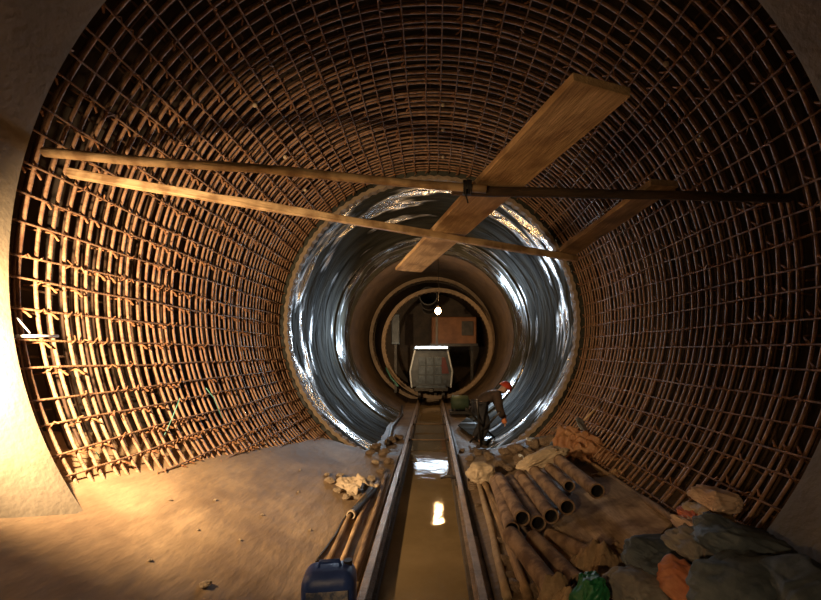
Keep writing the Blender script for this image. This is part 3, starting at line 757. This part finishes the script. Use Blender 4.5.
ring('outer brown ribbed formwork ring circling the rail car', 0, AXZ, 2.46, 16.55, 0.14, 0.35, M['steel_rib'])
ring('inner brown formwork ring shifted right behind the rail car', 0.20, 2.13, 2.03, 15.6, 0.14, 0.22, M['steel_rib'])
t = thing('control_cabinet', 'small grey control cabinet on the left wall beyond the tube-lit car', 'cabinet', (-1.45, 16.0, 2.1))
MB().box((0,0,0.6), (0.32,0.3,1.2)).build('body', M['cargrey'], t, bevel=0.02)
MB().box((0,-0.16,0.6), (0.26,0.02,1.0)).build('door', M['grey'], t, bevel=0.01)
MB().box((0,0,-0.95), (0.1,0.1,1.95)).build('stand', M['darksteel'], t)
t = thing('pump_unit', 'low dark pump unit with olive drum right of the track before the rail car', 'pump', (0.88, 12.2, -0.10))
MB().box((0,0,0.08), (0.7,0.5,0.1)).build('skid', M['darksteel'], t, bevel=0.01)
MB().tube([(-0.3,0,0.36),(-0.26,0,0.36),(0.2,0,0.36),(0.24,0,0.36)], [0.16,0.22,0.22,0.16], 24).build('drum', M['greenp'], t, True)
MB().tube([(0.24,0,0.36),(0.36,0,0.36)], 0.10, 20).build('motor', M['darksteel'], t, True)
for s in (-0.2, 0.15): MB().box((s,0,0.15), (0.06,0.3,0.1)).build('foot', M['darksteel'], t)
lying('hose', 'dark hose running along the left wall foot beyond the cage', 'hose', [Vector((-0.9,8.2,-0.08)), Vector((-1.0,10,-0.08)), Vector((-0.9,12,-0.08)), Vector((-1.05,14,-0.08))], 0.04, M['blackrub'], 61)
lying('cable', 'greenish cable sagging along the left wall beyond the rail car front', 'cable', [P(386,368,15), P(391,378,14.5), P(398,386,14)], 0.03, M['wiregreen'], 62)
# clutter of planks and bars between the worker and the track
CL = [('wooden_board','grey wet board lying flat in front of the worker',[(468,433),(486,441),(507,428),(490,420)],0.10,'grey'),
      ('wooden_board','smaller grey wet board beside the right rail behind the muddy heap',[(458,425),(470,434),(478,424),(467,417)],0.10,'grey')]
for nme, lb, pts, up, m in CL:
    slab(nme, lb, 'board', [gz(a_, b_, up) for a_, b_ in pts], 0.03, M['wet'])
for i, (lb, a_, b_) in enumerate((('dark bar leaning across the grey wet board, upper one', (466,408), (497,440)), ('dark bar leaning across the grey wet board, lower one', (500,412), (470,442)), ('short dark stake standing beside the worker', (477,400), (481,446)))):
    p_, q_ = P(a_[0], a_[1], 7.55), gl(b_[0], b_[1], 0.04)
    tag(MB().tube([p_, p_.lerp(q_, 0.5)+Vector((0,0,-0.02)), q_], 0.022, 8).build('steel_bar', M['darksteel'], None, True), lb, 'bar')

# ------------------------------------------------------------------ worker
def skin_obj(name, joints, edges, m, parent, root=0, sub=2):
    me = bpy.data.meshes.new(name); me.from_pydata([j[0] for j in joints], edges, [])
    o = link(name, me, m, parent)
    a = o.modifiers.new('skin','SKIN'); a.use_smooth_shade = True
    for i, j in enumerate(joints):
        sv = me.skin_vertices[0].data[i]; r = j[1]; sv.radius = (r, r) if not isinstance(r, tuple) else r
        sv.use_root = (i == root)
    b = o.modifiers.new('sub','SUBSURF'); b.levels = sub; b.render_levels = sub
    return o
# local frame: +x is the direction the worker bends towards (photo right), z up, y into the tunnel
wk = thing('person', 'worker in dark clothes and red helmet bending over beside the track', 'person', (0.98, 8.25, -0.09), 0.0)
pel = (0.0,0,0.80)
J = {'pel':(pel,0.13),'wai':((0.12,-0.01,0.93),0.10),'che':((0.28,-0.02,1.02),0.11),'nek':((0.385,-0.03,1.065),0.058),'hd0':((0.44,-0.04,1.095),0.07),'hd1':((0.505,-0.045,1.13),0.098),'hd2':((0.545,-0.045,1.17),0.07),
     'shL':((0.33,-0.19,1.03),0.062),'elL':((0.36,-0.27,0.78),0.045),'wrL':((0.45,-0.22,0.56),0.029),'haL':((0.475,-0.21,0.49),0.036),
     'shR':((0.33,0.16,1.03),0.062),'elR':((0.40,0.22,0.79),0.045),'wrR':((0.50,0.14,0.60),0.029),'haR':((0.53,0.13,0.53),0.036),
     'hiL':((0.0,-0.10,0.76),0.10),'knL':((0.14,-0.15,0.43),0.062),'anL':((-0.02,-0.14,0.09),0.042),'toL':((0.13,-0.15,0.04),0.036),
     'hiR':((0.0,0.10,0.76),0.10),'knR':((0.10,0.17,0.43),0.062),'anR':((-0.10,0.18,0.09),0.042),'toR':((0.05,0.19,0.04),0.036)}
E = [('pel','wai'),('wai','che'),('che','nek'),('nek','hd0'),('hd0','hd1'),('hd1','hd2'),('che','shL'),('shL','elL'),('elL','wrL'),('wrL','haL'),('che','shR'),('shR','elR'),('elR','wrR'),('wrR','haR'),
     ('pel','hiL'),('hiL','knL'),('knL','anL'),('anL','toL'),('pel','hiR'),('hiR','knR'),('knR','anR'),('anR','toR')]
for s in 'LR':
    h = Vector(J['ha'+s][0]); 
    for f_, (dy, ln) in enumerate(((-0.027,0.065),(-0.009,0.078),(0.009,0.074),(0.027,0.058))):
        a_ = h+Vector((0.004,dy,-0.025)); b_ = a_+Vector((0.012,0,-ln*0.5)); c_ = b_+Vector((-0.012,0,-ln*0.5))
        J[f'f{s}{f_}a'] = (tuple(a_),0.010); J[f'f{s}{f_}b'] = (tuple(b_),0.009); J[f'f{s}{f_}c'] = (tuple(c_),0.007)
        E += [('ha'+s, f'f{s}{f_}a'), (f'f{s}{f_}a', f'f{s}{f_}b'), (f'f{s}{f_}b', f'f{s}{f_}c')]
    J[f't{s}a'] = (tuple(h+Vector((0.03,-0.03,0.01))),0.012); J[f't{s}b'] = (tuple(h+Vector((0.045,-0.035,-0.03))),0.009)
    E += [('ha'+s, f't{s}a'), (f't{s}a', f't{s}b')]
keys = list(J); idx = {k: i for i, k in enumerate(keys)}
skin_obj('body', [J[k] for k in keys], [(idx[a], idx[b]) for a, b in E], M['skin'], wk)
def garment(name, ks, es, m, add, over={}):
    jj = [(over.get(k, (J[k][0],))[0] if k in over else J[k][0], (J[k][1]+add)) for k in ks]; ii = {k: i for i, k in enumerate(ks)}
    return skin_obj(name, jj, [(ii[a], ii[b]) for a, b in es], m, wk)
garment('jacket', ['pel','wai','che','shL','elL','wrL','shR','elR','wrR'], [('pel','wai'),('wai','che'),('che','shL'),('shL','elL'),('elL','wrL'),('che','shR'),('shR','elR'),('elR','wrR')], M['jacket'], 0.042)
garment('trousers', ['pel','hiL','knL','anL','hiR','knR','anR'], [('pel','hiL'),('hiL','knL'),('knL','anL'),('pel','hiR'),('hiR','knR'),('knR','anR')], M['trousers'], 0.028)
for s in 'LR':
    garment('boot', ['an'+s,'to'+s], [('an'+s,'to'+s)], M['boot'], 0.018)
    a_ = Vector(J['wr'+s][0]); b_ = Vector(J['ha'+s][0])
    o = MB().tube([a_, a_.lerp(b_, 0.5), b_, b_+(b_-a_)*0.4], [0.042,0.05,0.056,0.04], 12).build('glove', M['glove'], wk, True)
    o['label'] = 'orange work glove'
hd = Vector(J['hd1'][0]); q = Vector((0.55,0,0.85)).normalized().to_track_quat('Z','Y')
bm = bmesh.new(); bmesh.ops.create_uvsphere(bm, u_segments=28, v_segments=16, radius=0.135)
bmesh.ops.delete(bm, geom=[v for v in bm.verts if v.co.z < -0.005], context='VERTS')
for v in bm.verts:
    v.co.x *= 1.12
    if v.co.z < 0.012: v.co.x *= 1.16; v.co.y *= 1.12
me = bpy.data.meshes.new('helmet'); bm.to_mesh(me); bm.free()
o = link('helmet', me, M['helmet'], wk, True, hd+Vector((0.02,0,0.03))); o.rotation_mode = 'QUATERNION'; o.rotation_quaternion = q; o['label'] = 'red safety helmet'
sd = o.modifiers.new('s','SOLIDIFY'); sd.thickness = 0.006
# face: nose, eyes, mouth, ears
fwd = Vector((0.85,-0.10,-0.50)).normalized()
mb = MB(); c = hd+Vector((0.01,0,-0.01)); sd_ = Vector((0.1,1,0)).normalized(); upv = fwd.cross(sd_).normalized()*-1
mb.tube([c+fwd*0.085+upv*0.02, c+fwd*0.125-upv*0.02], [0.010,0.017], 8); mb.build('nose', M['skin'], wk, True)
for s in (-1, 1):
    MB().tube([c+fwd*0.085+upv*0.02+sd_*s*0.035, c+fwd*0.10+upv*0.02+sd_*s*0.035], [0.013,0.008], 10).build('eye', M['blackrub'], wk, True)
    MB().tube([c+sd_*s*0.092-upv*0.03, c+sd_*s*0.108, c+sd_*s*0.095+upv*0.03], [0.010,0.018,0.010], 8).build('ear', M['skin'], wk, True)
MB().tube([c+fwd*0.092-upv*0.052-sd_*0.025, c+fwd*0.102-upv*0.054, c+fwd*0.092-upv*0.052+sd_*0.025], 0.006, 6).build('mouth', M['redp'], wk, True)

# ------------------------------------------------------------------ light
def aim(o, to): o.rotation_euler = (Vector(to)-o.location).to_track_quat('-Z','Y').to_euler()
def spot(name, loc, to, e, col, ang, blend, size):
    l = bpy.data.lights.new(name, 'SPOT'); l.energy = e; l.color = col; l.spot_size = math.radians(ang); l.spot_blend = blend; l.shadow_soft_size = size
    o = bpy.data.objects.new(name, l); COL.objects.link(o); o.location = loc; aim(o, to); return o
def area(name, loc, to, e, col, sx, sy, spread=180):
    l = bpy.data.lights.new(name, 'AREA'); l.shape = 'RECTANGLE'; l.energy = e; l.color = col; l.size = sx; l.size_y = sy; l.spread = math.radians(spread)
    o = bpy.data.objects.new(name, l); COL.objects.link(o); o.location = loc; aim(o, to); return o
def point(name, loc, e, col, size):
    l = bpy.data.lights.new(name, 'POINT'); l.energy = e; l.color = col; l.shadow_soft_size = size
    o = bpy.data.objects.new(name, l); COL.objects.link(o); o.location = loc; return o
spot('work_light', (-2.28, 1.85, 1.95), (-2.75, 6.0, 1.05), 1150, (1.0,0.70,0.40), 146, 0.9, 0.05)
spot('second_work_light', (-1.1, -0.6, 1.75), (0.30, 3.0, 3.05), 105, (1.0,0.68,0.36), 44, 0.9, 0.05)
spot('pipe_fill_light', (-0.9, -0.6, 1.75), (0.95, 3.1, 0.20), 150, (1.0,0.68,0.36), 56, 0.9, 0.05)  # added fill, split from the second light to brighten the pipe bank alone
point('site_lamp_light', (bp.x, bp.y-0.15, bp.z-0.1), 105, (1.0,0.58,0.25), 0.08)
area('car_tube_light', (0, D-0.15, 1.98), (0, 5, 1.6), 6, (0.70,0.85,1.0), 1.1, 0.08)
area('streak_fill_far', (-1.9, 12.7, 2.4), (-2.5, 10.6, 2.4), 34, (0.66,0.83,1.0), 0.3, 0.9, 75)  # added cool fill without a fixture, draws the streaks on the left lining
area('streak_fill_deep', (1.7, 12.9, 3.3), (2.2, 10.6, 3.6), 26, (0.66,0.83,1.0), 0.3, 0.8, 75)  # unseen cool fill added for the upper right streaks

area('streak_fill_low_left', (-1.5, 12.7, 0.9), (-2.1, 10.6, 0.6), 14, (0.66,0.83,1.0), 0.25, 0.5, 75)  # low cool fill, added to make the lower left lining glint
area('streak_fill_low_right', (1.7, 12.7, 1.1), (2.0, 10.4, 0.4), 18, (0.66,0.83,1.0), 0.25, 0.5, 75)  # added low fill, no lamp there; brightens the wet boards and lining
w = bpy.data.worlds.new('world'); S.world = w; w.use_nodes = True
w.node_tree.nodes['Background'].inputs[0].default_value = (0.03,0.02,0.012,1); w.node_tree.nodes['Background'].inputs[1].default_value = 0.3

cam = bpy.data.cameras.new('camera'); co = bpy.data.objects.new('camera', cam); COL.objects.link(co)
co.location = (0,0,CAMH); co.rotation_euler = (PI/2,0,0)
cam.sensor_fit = 'HORIZONTAL'; cam.sensor_width = 36; cam.lens = 36*F/821
cam.shift_x = -(VX-410.5)/821; cam.shift_y = (VY-300)/821; cam.clip_start = 0.05
S.camera = co
S.view_settings.view_transform = 'Standard'; S.view_settings.look = 'None'; S.view_settings.gamma = 1; S.view_settings.use_curve_mapping = False
S.view_settings.exposure = -0.12
